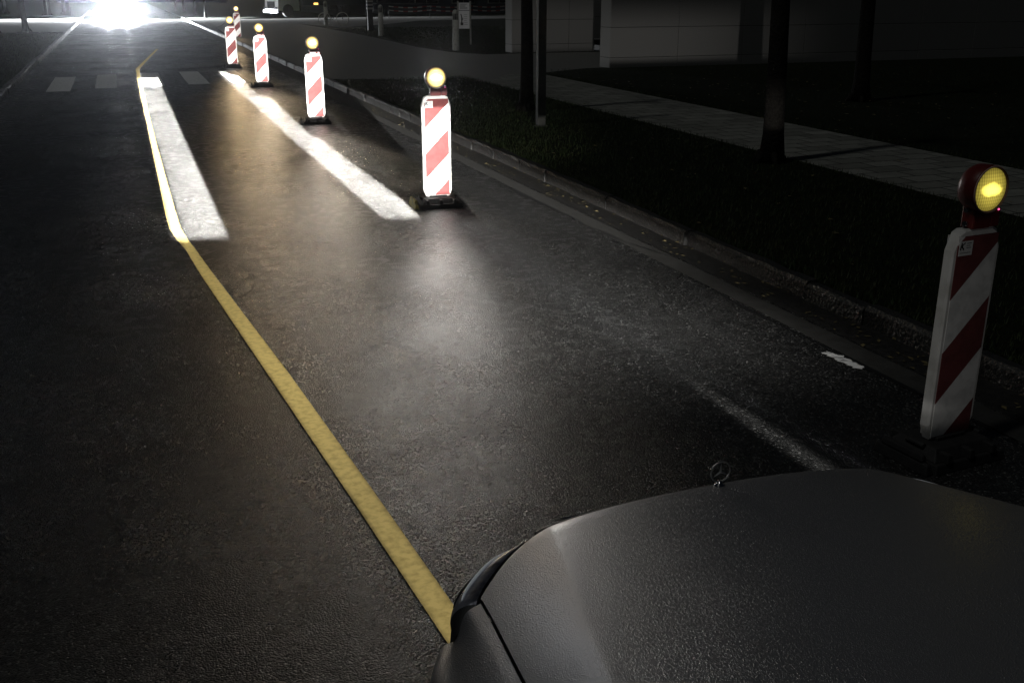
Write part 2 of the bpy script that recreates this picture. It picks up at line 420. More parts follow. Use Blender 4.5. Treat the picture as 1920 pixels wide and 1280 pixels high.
# markings
def ribbon(name, pts, z, m, kind='structure', jag=0, seed=1):
    q = random.Random(seed); b = B(); vs = []
    pp = []
    for i in range(len(pts)-1):
        (x0, y0, w0), (x1, y1, w1) = pts[i], pts[i+1]
        n = max(1, int(math.hypot(x1-x0, y1-y0)/.25))
        for k in range(n): t = k/n; pp.append((x0+(x1-x0)*t, y0+(y1-y0)*t, w0+(w1-w0)*t))
    pp.append(pts[-1])
    for i, (x, y, w_) in enumerate(pp):
        a = pp[max(i-1,0)]; c = pp[min(i+1,len(pp)-1)]
        tx, ty = c[0]-a[0], c[1]-a[1]; L = math.hypot(tx, ty); nx, ny = -ty/L, tx/L
        j = q.uniform(-jag, jag)
        vs += [(x+nx*(w_/2+j), y+ny*(w_/2+j), z), (x-nx*(w_/2+j), y-ny*(w_/2+j), z)]
    n = len(pp); b.add(vs, [(2*i, 2*i+1, 2*i+3, 2*i+2) for i in range(n-1)])
    o = b.build(name, m, kind=kind, fix=False)
    for p in o.data.polygons:
        pass
    bm = bmesh.new(); bm.from_mesh(o.data)
    for f in bm.faces:
        if f.normal.z < 0: f.normal_flip()
    bm.to_mesh(o.data); bm.free()
    return o
YL = [(1.02,.6,.105),(.865,2.85,.102),(.77,4.08,.11),(.64,5.67,.115),(.435,8.0,.095),(.365,8.93,.08),(.318,9.35,.09),(.285,9.85,.1),(.28,10.55,.1),(.285,13.0,.085),(.30,18.25,.075),(.33,27.2,.08),(.375,30.7,.09)]
ribbon('yellow_line', YL, .0032, 'yellow')
ribbon('yellow_line', [(.36,30.72,.10),(.80,35.8,.085),(1.25,40.9,.08)], .008, 'yellow')
for x0, x1, y0, y1 in ((-1.62,-1.13,24.6,28.7),(-.64,-.18,25.1,29.2),(.33,.85,25.3,29.4),(1.38,1.87,25.45,29.5),(2.38,2.84,25.5,29.4)):
    ribbon('crossing_bar', [((x0+x1)/2, y0, x1-x0), ((x0+x1)/2, y1, x1-x0)], .002, 'white_paint', jag=.008, seed=int(x0*50))
q = random.Random(33)
ribbon('edge_line', [(3.835+q.uniform(-.012,.012), 4.53+.0135*k, (.012 if k in (0, 1, 24, 25) else q.uniform(.045,.085))) for k in range(26)], .0085, 'white_paint', jag=.012, seed=3)
# cracks and the round iron cover
ribbon('road_crack', [(-2.3,13.3,.012),(-1.5,13.1,.02),(-.8,12.9,.012),(-.3,13.0,.016),(.22,12.7,.01)], .003, 'patch', jag=.004)
ribbon('road_crack', [(3.9,6.3,.03),(3.86,5.8,.035),(3.88,5.2,.03),(3.9,4.2,.03),(3.9,3.6,.02)], .0035, 'patch', jag=.01, seed=4)
ribbon('road_crack', [(3.9,10.6,.05),(3.88,10.2,.06),(3.9,9.8,.03),(3.95,7.9,.012),(4.1,7.2,.01)], .0045, 'patch', jag=.01, seed=5)
ribbon('gutter_edging', ED, .004, 'gutter_strip', jag=.004)
b = B(); pr = []
for k in range(26):
    a = 2*math.pi*k/40-1.6; pr.append((.60+.16*math.cos(a), 7.9+.55*math.sin(a)))
b.tube([(x, y, -.001) for x, y in pr], .0025, 6, caps=False)
b.build('manhole_rim', 'gutter', kind='structure')

# grass blades and leaves
b = B(); q = random.Random(21)
def blade(x, y, z, h):
    a = q.uniform(0, 6.28); lx, ly = math.cos(a)*h*.5*q.random(), math.sin(a)*h*.5*q.random(); wd = q.uniform(.002, .005)*max(1, y/14)
    px, py = math.cos(a+1.57)*wd, math.sin(a+1.57)*wd
    b.add([(x-px,y-py,z),(x+px,y+py,z),(x+lx+px*.6,y+ly+py*.6,z+h*.6),(x+lx*1.7,y+ly*1.7,z+h)], [(0,1,2),(0,2,3)])
for i in range(42000):
    y = q.uniform(3, 24.2)
    x = 4.53 + 3.08*q.random()**1.4
    blade(x, y, Z, q.uniform(.02, .055))
for i in range(5000):
    y = q.uniform(3, 24); blade(q.choice((4.5+q.random()*.07, 7.62-q.random()*.08, 9.72+q.random()*.1)), y, Z, q.uniform(.03, .08))
for i in range(14000):
    x = q.uniform(10.3, 22); y = q.uniform(32.6, 57); blade(x, y, Z, q.uniform(.03, .06))
for i in range(9000):
    x = q.uniform(9.75, 20); y = q.uniform(8, 25.4); blade(x, y, Z, q.uniform(.02, .05))
for i in range(9000):
    x = -2.45 - 4*q.random()**1.6; y = q.uniform(20, 54.5); blade(x, y, Z, q.uniform(.03, .09))
b.build('grass', 'blade', kind='stuff', fix=False)
b = B()
def leaf(x, y, z, sc):
    a = q.uniform(0, 6.28); c, s_ = math.cos(a)*sc, math.sin(a)*sc; t = q.uniform(-.4, .4)*sc
    b.add([(x-c,y-s_,z),(x+s_*.5,y-c*.5,z+abs(t)),(x+c,y+s_,z+.004),(x-s_*.5,y+c*.5,z+abs(t)*.5)], [(0,1,2),(0,2,3)])
for i in range(420):
    y = q.uniform(3, 24); leaf(q.uniform(4.12, 4.42), y, .004, q.uniform(.012, .03))
for i in range(260): leaf(q.uniform(4.6, 20), q.uniform(5, 26), Z+.02, q.uniform(.02, .04))
for i in range(120): leaf(q.uniform(9.8, 15), q.uniform(12, 22), Z+.03, q.uniform(.025, .05))
for i in range(60): leaf(q.uniform(-2.3, -2.0), q.uniform(18, 52), .004, q.uniform(.03, .06))
b.build('fallen_leaves', 'leaf', kind='stuff', fix=False)

# ------------------------------------------------------------------ trees, posts
def tree(x, y, r0, h, seed, label, lean=(0,0), group='street trees'):
    q = random.Random(seed); t = thing('tree', label, 'tree', (x, y, Z if x > 4.5 or x < -2.5 else 0), 0, group)
    b = B(); pts = []; rads = []
    n = 14
    for i in range(n+1):
        k = i/n; pts.append((lean[0]*k*h+.03*math.sin(5*k+seed), lean[1]*k*h+.03*math.cos(4*k+seed), -.05+k*h)); rads.append(r0*(1.35-.35*min(1, k*12))*(1-.45*k))
    b.tube(pts, rads, 14)
    for a in range(5):                       # root flare
        an = a*1.26+seed; b.tube([(math.cos(an)*r0*1.0, math.sin(an)*r0*1.0, .12), (math.cos(an)*r0*1.9, math.sin(an)*r0*1.9, -.04)], [r0*.35, r0*.15], 6)
    b.build('trunk', 'bark', t)
    b = B(); top = Vector(pts[-1])
    def limb(p, d, L, r_, lv):
        e = p + d*L
        mid = p + d*L*.5 + Vector((q.uniform(-1,1), q.uniform(-1,1), q.uniform(0,.6)))*L*.07
        b.tube([p, mid, e], [r_, r_*.8, r_*.55], 6, caps=False)
        if lv == 0: return
        for k in range(q.choice((2, 3))):
            nd = (d + Vector((q.uniform(-1,1), q.uniform(-1,1), q.uniform(-.1,.7)))*.8).normalized()
            limb(e, nd, L*.68, r_*.55, lv-1)
    for k in range(4):
        an = k*1.57+seed*.7
        limb(Vector(pts[-1-k]), Vector((math.cos(an)*.7, math.sin(an)*.7, .9)).normalized(), h*.24, r0*.42, 4)
    b.build('crown', 'bark', t)
    return t
tree(6.45, 16.87, .115, 5.2, 1, 'dark bare tree trunk on the verge beside the square metal post')
tree(7.25, 10.65, .125, 5.6, 2, 'nearest dark tree trunk, standing at the edge of the paved footway', lean=(-.004, .008))
tree(12.9, 16.2, .15, 5.8, 3, 'faint dark tree trunk on the leaf-strewn lawn beyond the footway')
tree(-4.22, 57.25, .14, 6, 4, 'slim tree trunk by the left kerb, nearer the road of the leaning pair', lean=(-.02, 0))
tree(-5.6, 56.6, .17, 6, 5, 'outermost leaning tree trunk on the left verge at the frame edge', lean=(-.04, 0))
tree(-5.1, 92, .26, 7, 6, 'thick tree trunk behind the sign board across the left path')
tree(-4.1, 97, .17, 7, 8, 'thinner trunk just right of the thick one behind the sign board')
tree(-8.8, 100, .2, 7, 9, 'trunk on the bright misty lawn far down the left side')
for i, (x, y) in enumerate(((5.37,108.6),(5.85,103.3),(6.26,94.1),(6.0,80.1))):
    lab = ('farthest thin trunk', 'second farthest thin trunk', 'second nearest thin trunk', 'nearest thin trunk')[i]
    tree(x, y, (.1, .1, .09, .07)[i], 5.5, 20+i, lab + ' of the row lining the right side of the far road', group='young trees lining the far road')
p = thing('metal_post', 'tall square grey metal post on the verge between two trees', 'post', (5.92, 14.82, Z))
b = B(); b.box(-.065, .065, -.05, .05, -.05, 4.2); b.build('post_shaft', 'post', p, bevel=.006)
b = B(); b.box(-.09, .09, -.08, .08, -.05, .015); b.build('base_plate', 'post', p)
b = B(); b.lathe([(.03, 4.2), (.075, 4.22), (.06, 4.26), (.01, 4.28)], 12); b.build('cap', 'post', p)

# ------------------------------------------------------------------ stone walls and far buildings
def stone_wall(x0, x1, y0, y1, h, label, name='stone_wall'):
    t = thing(name, label, 'wall', (x0, y0, Z))
    b = B(); L = x1-x0; T = y1-y0
    b.box(.02, L-.02, .02, T-.02, -.05, h)
    b.build('wall_core', 'joint', t)
    b = B(); zs = [-.05, .26, 1.03, 1.83, 2.63, h+.01]; q = random.Random(int(x1*7))
    for zi in range(len(zs)-1):
        xs = [0]
        while xs[-1] < L-.5: xs.append(min(L, xs[-1]+2.02))
        if L - xs[-1] > .01: xs[-1] = L
        for i in range(len(xs)-1):
            b.box(xs[i]+.006, xs[i+1]-.006, 0-.0, .03, zs[zi]+.006, zs[zi+1]-.006)
            b.box(xs[i]+.006, xs[i+1]-.006, T-.03, T, zs[zi]+.006, zs[zi+1]-.006)
        b.box(0, .03-.001, .034, T-.034, zs[zi]+.006, zs[zi+1]-.006)
        b.box(L-.029, L, .034, T-.034, zs[zi]+.006, zs[zi+1]-.006)
    b.build('stone_slabs', 'stone', t, bevel=.003)
    return t
stone_wall(12.15, 32, 25.5, 26.15, 3.6, 'nearer pale stone-slab wall with lit end face right of the trees')
stone_wall(12.05, 15.0, 32.75, 33.4, 3.6, 'farther pale stone-slab wall behind the bare tree and metal post')
t = stone_wall(15.02, 30, 35.6, 36.2, 3.6, 'recessed stone wall set back behind the farther slab wall')
b = B(); b.box(15.2, 18.5, 31.6, 33.4, .05, .28); b.box(15.2, 18.5, 33.41, 34.6, .05, .42)
st = b.build('stone_steps', 'path'); tag(st, 'low dark steps in the gap between the two stone walls', 'steps')

def building(x0, x1, y0, y1, h, label, lit=()):
    t = thing('building', label, 'building', (x0, y0, 0)); L = x1-x0
    b = B(); b.box(0, L, 0, y1-y0, -.1, h); b.build('wall', 'render_wall', t)
    n = int(L/3.4)
    for i in range(n):
        f = B(); xx = 1+i*3.4
        f.box(xx-.08, xx+2.08, -.06, -.003, .82, 2.9); fo = f.build('window', 'bollard', t)
        g = B(); g.box(xx, xx+.97, -.075, -.062, .9, 2.82); g.box(xx+1.03, xx+2, -.075, -.062, .9, 2.82)
        g.build('pane', 'lit_window' if i in lit else 'glass_dark', fo)
    b = B(); b.box(-.3, L+.3, -.3, y1-y0+.3, h, h+.25); b.build('roof', 'joint', t)
    return t
building(17, 60, 92, 106, 9, 'long dark office block across the yard behind the parked car')
building(-62, -16, 128, 140, 8, 'dark block with bright windows beyond the misty left lawn', lit=(10, 11, 12))
building(-8, 16, 170, 182, 8, 'dim block closing the far end of the road')
# sign board on two legs, far left
t = thing('sign_board', 'dark board on two thin legs beside the far left path', 'sign', (-4.15, 90, Z))
b = B(); b.box(-.92, .92, -.03, .03, 1.45, 2.5); b.build('board', 'render_wall', t, bevel=.01)
for x in (-.82, .82):
    b = B(); b.tube([(x, 0, -.05), (x, 0, 1.5)], .035, 8); b.build('leg', 'post', t)

# ------------------------------------------------------------------ bollards, notice board, striped post
def bollard():
    t = thing('bollard', 'round-headed grey bollard beside the notice board', 'bollard', (10.74, 34.73, Z), 0, 'round-headed bollards along the path')
    b = B(); b.lathe([(.12, -.05), (.115, .02), (.105, 1.0)], 20); b.build('post_shaft', 'bollard', t)
    b = B(); b.lathe([(.085, 1.0), (.085, 1.2)], 16)
    for k in range(8):
        a = k*math.pi/4; b.tube([(.095*math.cos(a), .095*math.sin(a), 1.0), (.095*math.cos(a), .095*math.sin(a), 1.2)], .011, 5, mi=1)
    b.build('louvre', ['black', 'bollard'], t)
    b = B(); b.lathe([(.107, 1.2), (.107, 1.215), (.098, 1.26), (.07, 1.305), (.03, 1.325), (.005, 1.33)], 20); b.build('cap', 'bollard', t)
    return t
bo = bollard()
dup(bo, (10.95, 46.6, Z), 0, 'round-headed grey bollard on the lawn corner by the striped post')
dup(bo, (11.23, 61.4, Z), 0, 'farthest round-headed bollard, with the bicycle leaning on it')

t = thing('notice_board', 'white notice board with a small plant picture on two posts', 'sign', (12.15, 38.2, Z), R(-20))
b = B(); b.box(-.2, .2, -.015, .015, .58, 1.5); b.build('panel', 'white_metal', t)
for x in (-.225, .235):
    b = B(); b.box(x-.03, x+.03, -.035, .035, -.05, 1.56); b.build('post_shaft', 'bollard', t)
b = B(); b.box(-.2, .2, -.02, -.016, 1.215, 1.235); b.build('divider', 'ink', t)
b = B(); q = random.Random(2)
for i in range(5): b.box(-.15, -.15+q.uniform(.2, .28), -.019, -.016, 1.28+.04*i, 1.295+.04*i)
for i in range(6): b.box(.0, .0+q.uniform(.08, .15), -.019, -.016, .72+.07*i, .73+.07*i)
b.build('lettering', 'post', t)
b = B(); b.tube([(-.09, -.02, .78), (-.09, -.02, 1.0), (-.12, -.02, 1.1)], .018, 6); b.tube([(-.09, -.02, .88), (-.05, -.02, .9), (-.045, -.02, .97)], .013, 6)
b.box(-.13, -.03, -.024, -.016, .7, .8)
b.build('plant_picture', 'ink', t)

t = thing('striped_post', 'dark post with pale horizontal bands next to the bollard on the lawn corner', 'post', (11.86, 52.76, Z))
b = B(); b.box(-.13, .13, -.08, .08, -.05, 1.75); b.build('post_shaft', 'black', t)
for i in range(4):
    b = B(); b.box(-.15, .15, -.1, .1, 1.02+.17*i, 1.10+.17*i); b.build('band', 'bollard', t)
b = B(); b.tube([(-.2, -.03, -.05), (-.2, -.03, 1.7)], .014, 6); b.build('lit_edge', 'chrome', t)  # chrome strip added for the rim-lit left edge of the post

t = thing('barrier_tape', 'pale dashed barrier tape strung low across the far yard', 'barrier', (18, 74, Z))
b = B(); n = 26
for r_, z in ((0, .78), (1, .52)):
    for i in range(n):
        k0, k1 = i/n, (i+1)/n
        sag = lambda k: -.1*math.sin(math.pi*((k*3) % 1))
        b.add([(k0*9, 0, z+sag(k0)), (k1*9, 0, z+sag(k1)), (k1*9, 0, z+.07+sag(k1)), (k0*9, 0, z+.07+sag(k0)),
               (k0*9, .01, z+sag(k0)), (k1*9, .01, z+sag(k1)), (k1*9, .01, z+.07+sag(k1)), (k0*9, .01, z+.07+sag(k0))],
              [(0,1,2,3),(7,6,5,4)], mi=i % 2)
b.build('tape', ['tape', 'tape_red'], t)
for i in range(4):
    b = B(); b.tube([(i*3, .05, -.1), (i*3, .05, .9)], .025, 6); b.build('stake', 'black', t)

# ------------------------------------------------------------------ bicycle
t = thing('bicycle', 'thin-wheeled bicycle leaning on the farthest bollard', 'bicycle', (11.05, 60.9, Z), R(4))
for x in (0, 1.05):
    b = B(); pr = [(x+.35*math.cos(2*math.pi*k/28), 0, .36+.35*math.sin(2*math.pi*k/28)) for k in range(29)]
    b.tube(pr, .026, 6, caps=False, mi=0)
    for k in range(12):
        a = math.pi*k/6; b.tube([(x, 0, .36), (x+.34*math.cos(a), 0, .36+.34*math.sin(a))], .003, 4, mi=1)
    b.build('wheel', ['bollard', 'post'], t)
b = B()
for p0, p1 in (((1.05,.36),(.93,.95)),((.93,.88),(.38,.86)),((.9,.78),(.45,.32)),((.45,.32),(.33,.95)),((.45,.32),(0,.36)),((.37,.82),(0,.36))):
    b.tube([(p0[0], 0, p0[1]), (p1[0], 0, p1[1])], .018, 8)
b.build('frame', 'black', t)
b = B(); b.tube([(.93, -.28, 1.02), (.88, -.1, 1.0), (.88, .1, 1.0), (.93, .28, 1.02)], .014, 6); b.build('handlebar', 'chrome', t)
b = B(); b.box(.2, .46, -.06, .06, .95, 1.0, taper=.02); b.build('saddle', 'black', t, bevel=.01)

# ------------------------------------------------------------------ guide beacons
def make_beacon(label):
    t = thing('guide_beacon', label, 'beacon', (0,0,0), 0, 'red and white guide beacons with lamps')
    # foot block, three deep ribs along its front and rear
    b = B(); b.box(-.225, .225, -.18, .18, 0, .045, taper=.012); b.box(-.205, .205, -.15, .15, .045, .095, taper=.04)
    for x in (-.14, 0, .14):
        for sy in (-1, 1):
            b.box(x-.018, x+.018, min(sy*.10, sy*.178), max(sy*.10, sy*.178), .045, .088, taper=.005)
    b.box(-.09, .09, -.045, .045, .092, .112)
    for x in (-.18, .18): b.tube([(x, -.055, .092), (x, .055, .092)], .015, 8)
    f = b.build('foot_block', 'rubber', t, bevel=.005)
    b = B(); b.box(-.275, -.227, -.17, .17, 0, .055, taper=.012); b.box(-.27, -.232, -.13, .13, .057, .09, taper=.008)
    b.build('end_block', 'rubber_yellow', f, bevel=.008)
    out = [(-.145,.17),(-.12,.10),(-.05,.085),(.05,.085),(.12,.10),(.145,.17),(.145,1.01),(.118,1.085),(.09,1.10),(-.09,1.10),(-.118,1.085),(-.145,1.01)]
    b = B(); b.prism(out, -.028, .028, inset=.009); pn = b.build('panel', 'plastic_white', t)
    b = B()
    fo = [(-.122,.115),(.122,.115),(.122,1.07),(-.122,1.07)]
    b.prism(fo, -.031, -.0285); o = b.build('striped_sheeting', 'stripe', pn)
    b = B(); b.prism(fo, .0285, .031); b.build('striped_sheeting', 'stripe', pn)
    b = B(); b.box(-.115, -.035, -.0335, -.0315, .985, 1.05); st = b.build('sticker', 'sticker', pn)
    b = B()
    def bar(p0, p1, wd):
        (x0, z0), (x1, z1) = p0, p1; L = math.hypot(x1-x0, z1-z0); nx, nz = -(z1-z0)/L*wd, (x1-x0)/L*wd
        b.add([(x0-nx,-.0345,z0-nz),(x1-nx,-.0345,z1-nz),(x1+nx,-.0345,z1+nz),(x0+nx,-.0345,z0+nz)], [(0,1,2,3)])
    bar((-.109,1.012),(-.102,1.044),.004); bar((-.105,1.026),(-.083,1.044),.003); bar((-.103,1.03),(-.088,1.012),.0035)
    for i, L in enumerate((.03, .022, .028)): bar((-.074,1.04-.01*i),(-.074+L,1.04-.01*i),.0014)
    bar((-.109,.998),(-.045,.998),.0012)
    b.build('lettering', 'ink', st, fix=False)
    # lamp: battery case, round housing, lens
    b = B(); b.box(-.055, .055, -.035, .035, 1.098, 1.2); b.box(.057, .115, -.03, .03, 1.10, 1.185); b.box(-.02, .02, -.02, .02, 1.06, 1.1)
    cs = b.build('battery_case', 'plastic_red', t, bevel=.008)
    for zb_, rb_ in ((1.12, .012), (1.18, .010)):
        b = B(); b.tube([(-.055, 0, zb_), (-.072, 0, zb_)], rb_, 8); b.build('bolt', 'chrome', cs)
    b = B(); b.lathe([(.002, 0), (.005, -.002), (.004, -.006), (.001, -.007)], 8, axis='y', c=(.093, -.03, 1.178)); b.build('indicator', 'led', cs)
    b = B(); b.lathe([(.05, .055), (.09, .045), (.104, .02), (.106, -.05), (.102, -.055), (.098, -.05), (.098, -.03)], 32, axis='y', c=(0, 0, 1.275))
    hs = b.build('lamp_housing', 'plastic_red', t)
    b = B(); b.lathe([(.100, -.050), (.105, -.058), (.099, -.062), (.094, -.052)], 32, axis='y', c=(0, 0, 1.275)); b.build('bezel', 'bezel', hs)
    b = B(); b.lathe([(.095, -.0), (.094, -.006), (.07, -.012), (.035, -.016), (.004, -.017)], 32, axis='y')
    ln = b.build('lens', 'lens_hot', t, loc=(0, -.046, 1.275))
    return t
near = make_beacon('dark nearest guide beacon with dim yellow lamp beside the car')
near.location = (3.47, 3.48, 0)
for o in bpy.data.objects:
    if o.parent == near and o.name.startswith('lens'):
        dim_mesh = o.data.copy(); dim_mesh.materials.clear(); dim_mesh.materials.append(MT['lens_dim']); hot_mesh = o.data; lens_near = o
SPOTS = [((2.87, 10.0), -3, 'brightly lit guide beacon at the near end of the right light strip'),
         ((2.90, 17.2), -6, 'lit guide beacon, second one up along the right light strip'),
         ((2.93, 24.3), -3, 'lit guide beacon standing just before the crossing bars'),
         ((2.90, 30.5), 2, 'half-shadowed guide beacon right behind the last crossing bar'),
         ((4.86, 47.8), 4, 'farthest guide beacon, mostly hidden behind the half-shadowed one')]
beacons = []
for (x, y), rz, lab in SPOTS:
    beacons.append(dup(near, (x, y, 0), R(rz), lab))
lens_near.data = dim_mesh
near.rotation_euler.z = R(5)
for root in [near] + beacons:                 # only the lit one at the strip's end has the worn yellow end block
    if root is beacons[0]: continue
    for f_ in bpy.data.objects:
        if f_.parent == root and f_.name.startswith('foot_block'):
            for e_ in bpy.data.objects:
                if e_.parent == f_:
                    e_.data = e_.data.copy(); e_.data.materials.clear(); e_.data.materials.append(MT['rubber'])

# ------------------------------------------------------------------ cars
def smooth(t): t = max(0, min(1, t)); return t*t*(3-2*t)
def interp(xs, ys, x):
    if x <= xs[0]: return ys[0]
    for i in range(len(xs)-1):
        if x <= xs[i+1]:
            t = (x-xs[i])/(xs[i+1]-xs[i]); return ys[i]+(ys[i+1]-ys[i])*t
    return ys[-1]
def crom(xs, ys, x):
    if x <= xs[0]: return ys[0]
    if x >= xs[-1]: return ys[-1]
    for i in range(len(xs)-1):
        if x <= xs[i+1]:
            t = (x-xs[i])/(xs[i+1]-xs[i]); h = xs[i+1]-xs[i]
            m0 = (ys[i+1]-ys[i-1])/(xs[i+1]-xs[i-1]) if i > 0 else (ys[1]-ys[0])/(xs[1]-xs[0])
            m1 = (ys[i+2]-ys[i])/(xs[i+2]-xs[i]) if i+2 < len(xs) else (ys[-1]-ys[-2])/(xs[-1]-xs[-2])
            return (2*t**3-3*t*t+1)*ys[i]+(t**3-2*t*t+t)*h*m0+(-2*t**3+3*t*t)*ys[i+1]+(t**3-t*t)*h*m1
def wheel(parent, x, y, side, r_=.34):
    b = B(); b.lathe([(r_*.66, -.11), (r_*.93, -.115), (r_, -.09), (r_, .09), (r_*.93, .115), (r_*.66, .11)], 32, axis='x')
    wh = b.build('wheel', 'tyre', parent, loc=(x, y, r_))
    rim_m = 'rim' if parent.name == 'foreground_car' else 'black'
    b = B(); b.lathe([(r_*.67, -.095), (r_*.64, -.1), (r_*.6, -.06), (r_*.6, .06), (r_*.64, .1), (r_*.67, .095)], 28, axis='x')
    for k in range(5):
        a = 2*math.pi*k/5; c, s_ = math.cos(a), math.sin(a)
        b.tube([(side*.08, c*.04, s_*.04), (side*.085, c*r_*.62, s_*r_*.62)], [.035, .028], 6)
    b.lathe([(.01, side*.1), (.05, side*.095), (.05, side*.05)], 12, axis='x')
    b.build('rim', rim_m, wh); return wh

def saloon(label, cat, loc, rz, paint, glare=False, name='car'):
    """a whole saloon for the far cars: nose towards -y"""
    t = thing(name, label, cat, loc, rz)
    ys = [-2.3,-2.2,-1.9,-1.2,-.75,.4,1.5,2.0,2.3,2.36]; hw = [.62,.78,.86,.9,.91,.92,.9,.85,.76,.6]
    zt = [.62,.70,.78,.88,.95,.97,.98,.97,.92,.8]; zb = [.32,.24,.2,.19,.19,.19,.2,.24,.3,.4]
    def body(u, v):
        y = -2.3+4.66*u; W = crom(ys, hw, y); T = crom(ys, zt, y); Bt = crom(ys, zb, y)
        pr = [(-.9,0),(-1,.18),(-1.0,.6),(-.95,.9),(-.8,1.0),(0,1.045),(.8,1.0),(.95,.9),(1.0,.6),(1,.18),(.9,0)]
        k = v*10; i = min(9, int(k)); f = k-i
        return ((pr[i][0]+(pr[i+1][0]-pr[i][0])*f)*W, y, Bt+(pr[i][1]+(pr[i+1][1]-pr[i][1])*f)*(T-Bt))
    b = B(); b.grid(body, 30, 30)
    b.f.append([j for j in range(31)]); b.m.append(0); b.sm.append(False)
    b.f.append([30*31+j for j in range(31)]); b.m.append(0); b.sm.append(False)
    b.build('body', paint, t)
    gy = [-.95,-.2,.3,1.1,1.75]; gz = [.0,.42,.47,.42,.0]
    def green(u, v):
        y = -.95+2.7*u; Hh = crom(gy, gz, y); W = .84-.2*Hh/.47*abs(1)
        k = v*2-1; a = abs(k)
        return (math.copysign(min(1, a*1.5)*(.84-(.22*Hh/.47)*(1-max(0, (a-.67)/.33))), k), y, .95+Hh*(1-max(0, (a-.67)/.33))*(1-.05*a))
    b = B(); b.grid(green, 20, 18); b.build('glasshouse', 'glass', t)
    def roof(u, v):
        y = -.1+1.25*u; x = (v*2-1)*.6; return (x, y, .95+crom(gy, gz, y)*(1-.05*abs(v*2-1))+.006)
    b = B(); b.grid(roof, 8, 8); b.build('roof', paint, t)
    for sx in (-1, 1):
        wheel(t, sx*.8, -1.45, sx); wheel(t, sx*.8, 1.4, sx)
        b = B(); b.lathe([(.11, 0), (.1, -.03), (.05, -.045), (.005, -.05)], 16, axis='y')
        b.build('headlight', 'glare' if glare else 'lens_clear', t, loc=(sx*.62, -2.25, .66))
        b = B(); b.box(sx*.9-.1, sx*.9+.1, -.75, -.6, .98, 1.1, taper=.02); b.build('mirror', paint, t, bevel=.02)
    b = B(); b.box(-.35, .35, -2.34, -2.26, .38, .52)
    for i in range(4): b.box(-.3, .3, -2.36, -2.345, .395+.03*i, .405+.03*i, mi=1)
    b.build('grille', ['black', 'chrome'], t)
    return t
saloon('oncoming car with blinding white headlights far down the road', 'car', (0, 84.3, 0), 0, 'car_dark', glare=True, name='oncoming_car')
saloon('dark car parked in the yard behind the striped post', 'car', (20.6, 80.5, Z), R(70), 'car_dark', name='parked_car')

# lorry with bright white front at the far side
t = thing('lorry', 'dark lorry with a bright white front parked in the far yard', 'lorry', (11.6, 81, Z), R(-68))
b = B(); b.box(-1.0, 1.0, -.9, .9, .45, 2.7, taper=.08); b.build('cab', 'white_metal', t, bevel=.05)
b = B(); b.box(-.85, .85, -.93, -.84, 1.35, 2.2); b.build('windscreen', 'glass', t)
b = B(); b.box(-.5, .5, -.95, -.9, .62, 1.1)
for i in range(4): b.box(-.45, .45, -.97, -.952, .66+.1*i, .7+.1*i, mi=1)
b.build('grille', ['black', 'chrome'], t)
b = B(); b.box(-1.05, 1.05, -1.02, -.9, .3, .52); b.build('bumper', 'white_metal', t, bevel=.02)
b = B(); b.box(-1.2, 1.2, 1.0, 7, .8, 3.3); b.build('cargo_box', 'render_wall', t, bevel=.03)
for sx in (-1, 1):
    wheel(t, sx*.95, -.1, sx, .45); wheel(t, sx*.95, 5, sx, .45)
    b = B(); b.box(sx*.75-.14, sx*.75+.14, -1.03, -.95, .58, .72); b.build('headlight', 'lens_clear', t)
b = B(); b.box(1.2, 1.23, 2.0, 2.35, .85, .98); b.build('marker_light', 'amber', t)

# ------------------------------------------------------------------ our own car (nose in the picture)
CX, CY = 1.38, 2.145
car = thing('foreground_car', 'wet dark grey saloon whose bonnet fills the lower right corner', 'car', (CX, CY, 0))
EF_R = [0,.30,.45,.60,.727,.80]; EF_F = [.055,.045,.025,-.035,-.150,-.26]      # plan of the bonnet's front edge
def edge_f(r_): return crom(EF_R, EF_F, abs(r_))
def rr_f(f): return crom([-1.3,-.77,0,.1], [.755,.68,.485,.46], f)
def rg_f(f): return crom([-1.3,-.667,-.15,.1], [.83,.785,.727,.72], f)
def zc_f(f): return crom([-1.3,-.8,-.4,-.1,.0,.06], [1.025,.965,.905,.855,.833,.80], f)
def hood_z(r_, f):
    a = abs(r_); rr = rr_f(f); rg = rg_f(f); zc = zc_f(f); zr = zc-.032
    if a < rr: z = zc-.032*(a/rr)**2.4
    else:
        t_ = (a-rr)/max(.02, rg-rr); z = zr-(.075+.02*smooth((f+1)/1.1))*(t_**1.15)
    return z
def hood_pt(a, bb):
    """a across -1..1 (0.62 = crease), bb 0 front..1 rear"""
    s_ = math.copysign(1, a); A = abs(a)
    def lat(f): return A/.62*rr_f(f) if A < .62 else rr_f(f)+(A-.62)/.38*(rg_f(f)-rr_f(f))
    f0 = 0
    for _ in range(6): f0 = edge_f(min(.727, lat(f0)))
    f = f0+(-1.3-f0)*bb
    r_ = lat(f); z = hood_z(r_, f)
    lip = max(0, 1-bb/.010); z -= .010*lip*lip
    return (s_*r_, f, z)
b = B()
NU, NV = 200, 90
def hp(u, v):
    v = v**1.5
    return hood_pt(u*2-1, v)
b.grid(hp, NU, NV, smooth=True)
hood = b.build('bonnet', 'wet_paint', car)
# skirt below the bonnet's rim, so it has thickness and dark shut lines
b = B()
path = [hood_pt(-1, v/40) for v in range(40, -1, -1)] + [hood_pt(-1+2*u/80, 0) for u in range(1, 81)] + [hood_pt(1, v/40) for v in range(1, 41)]
vs = []; n = len(path)
for x, y, z in path: vs += [(x, y, z), (x*.985, y-.012, z-.035)]
b.add(vs, [(2*i, 2*i+1, 2*i+3, 2*i+2) for i in range(n-1)])
b.build('bonnet_rim', 'black', hood)
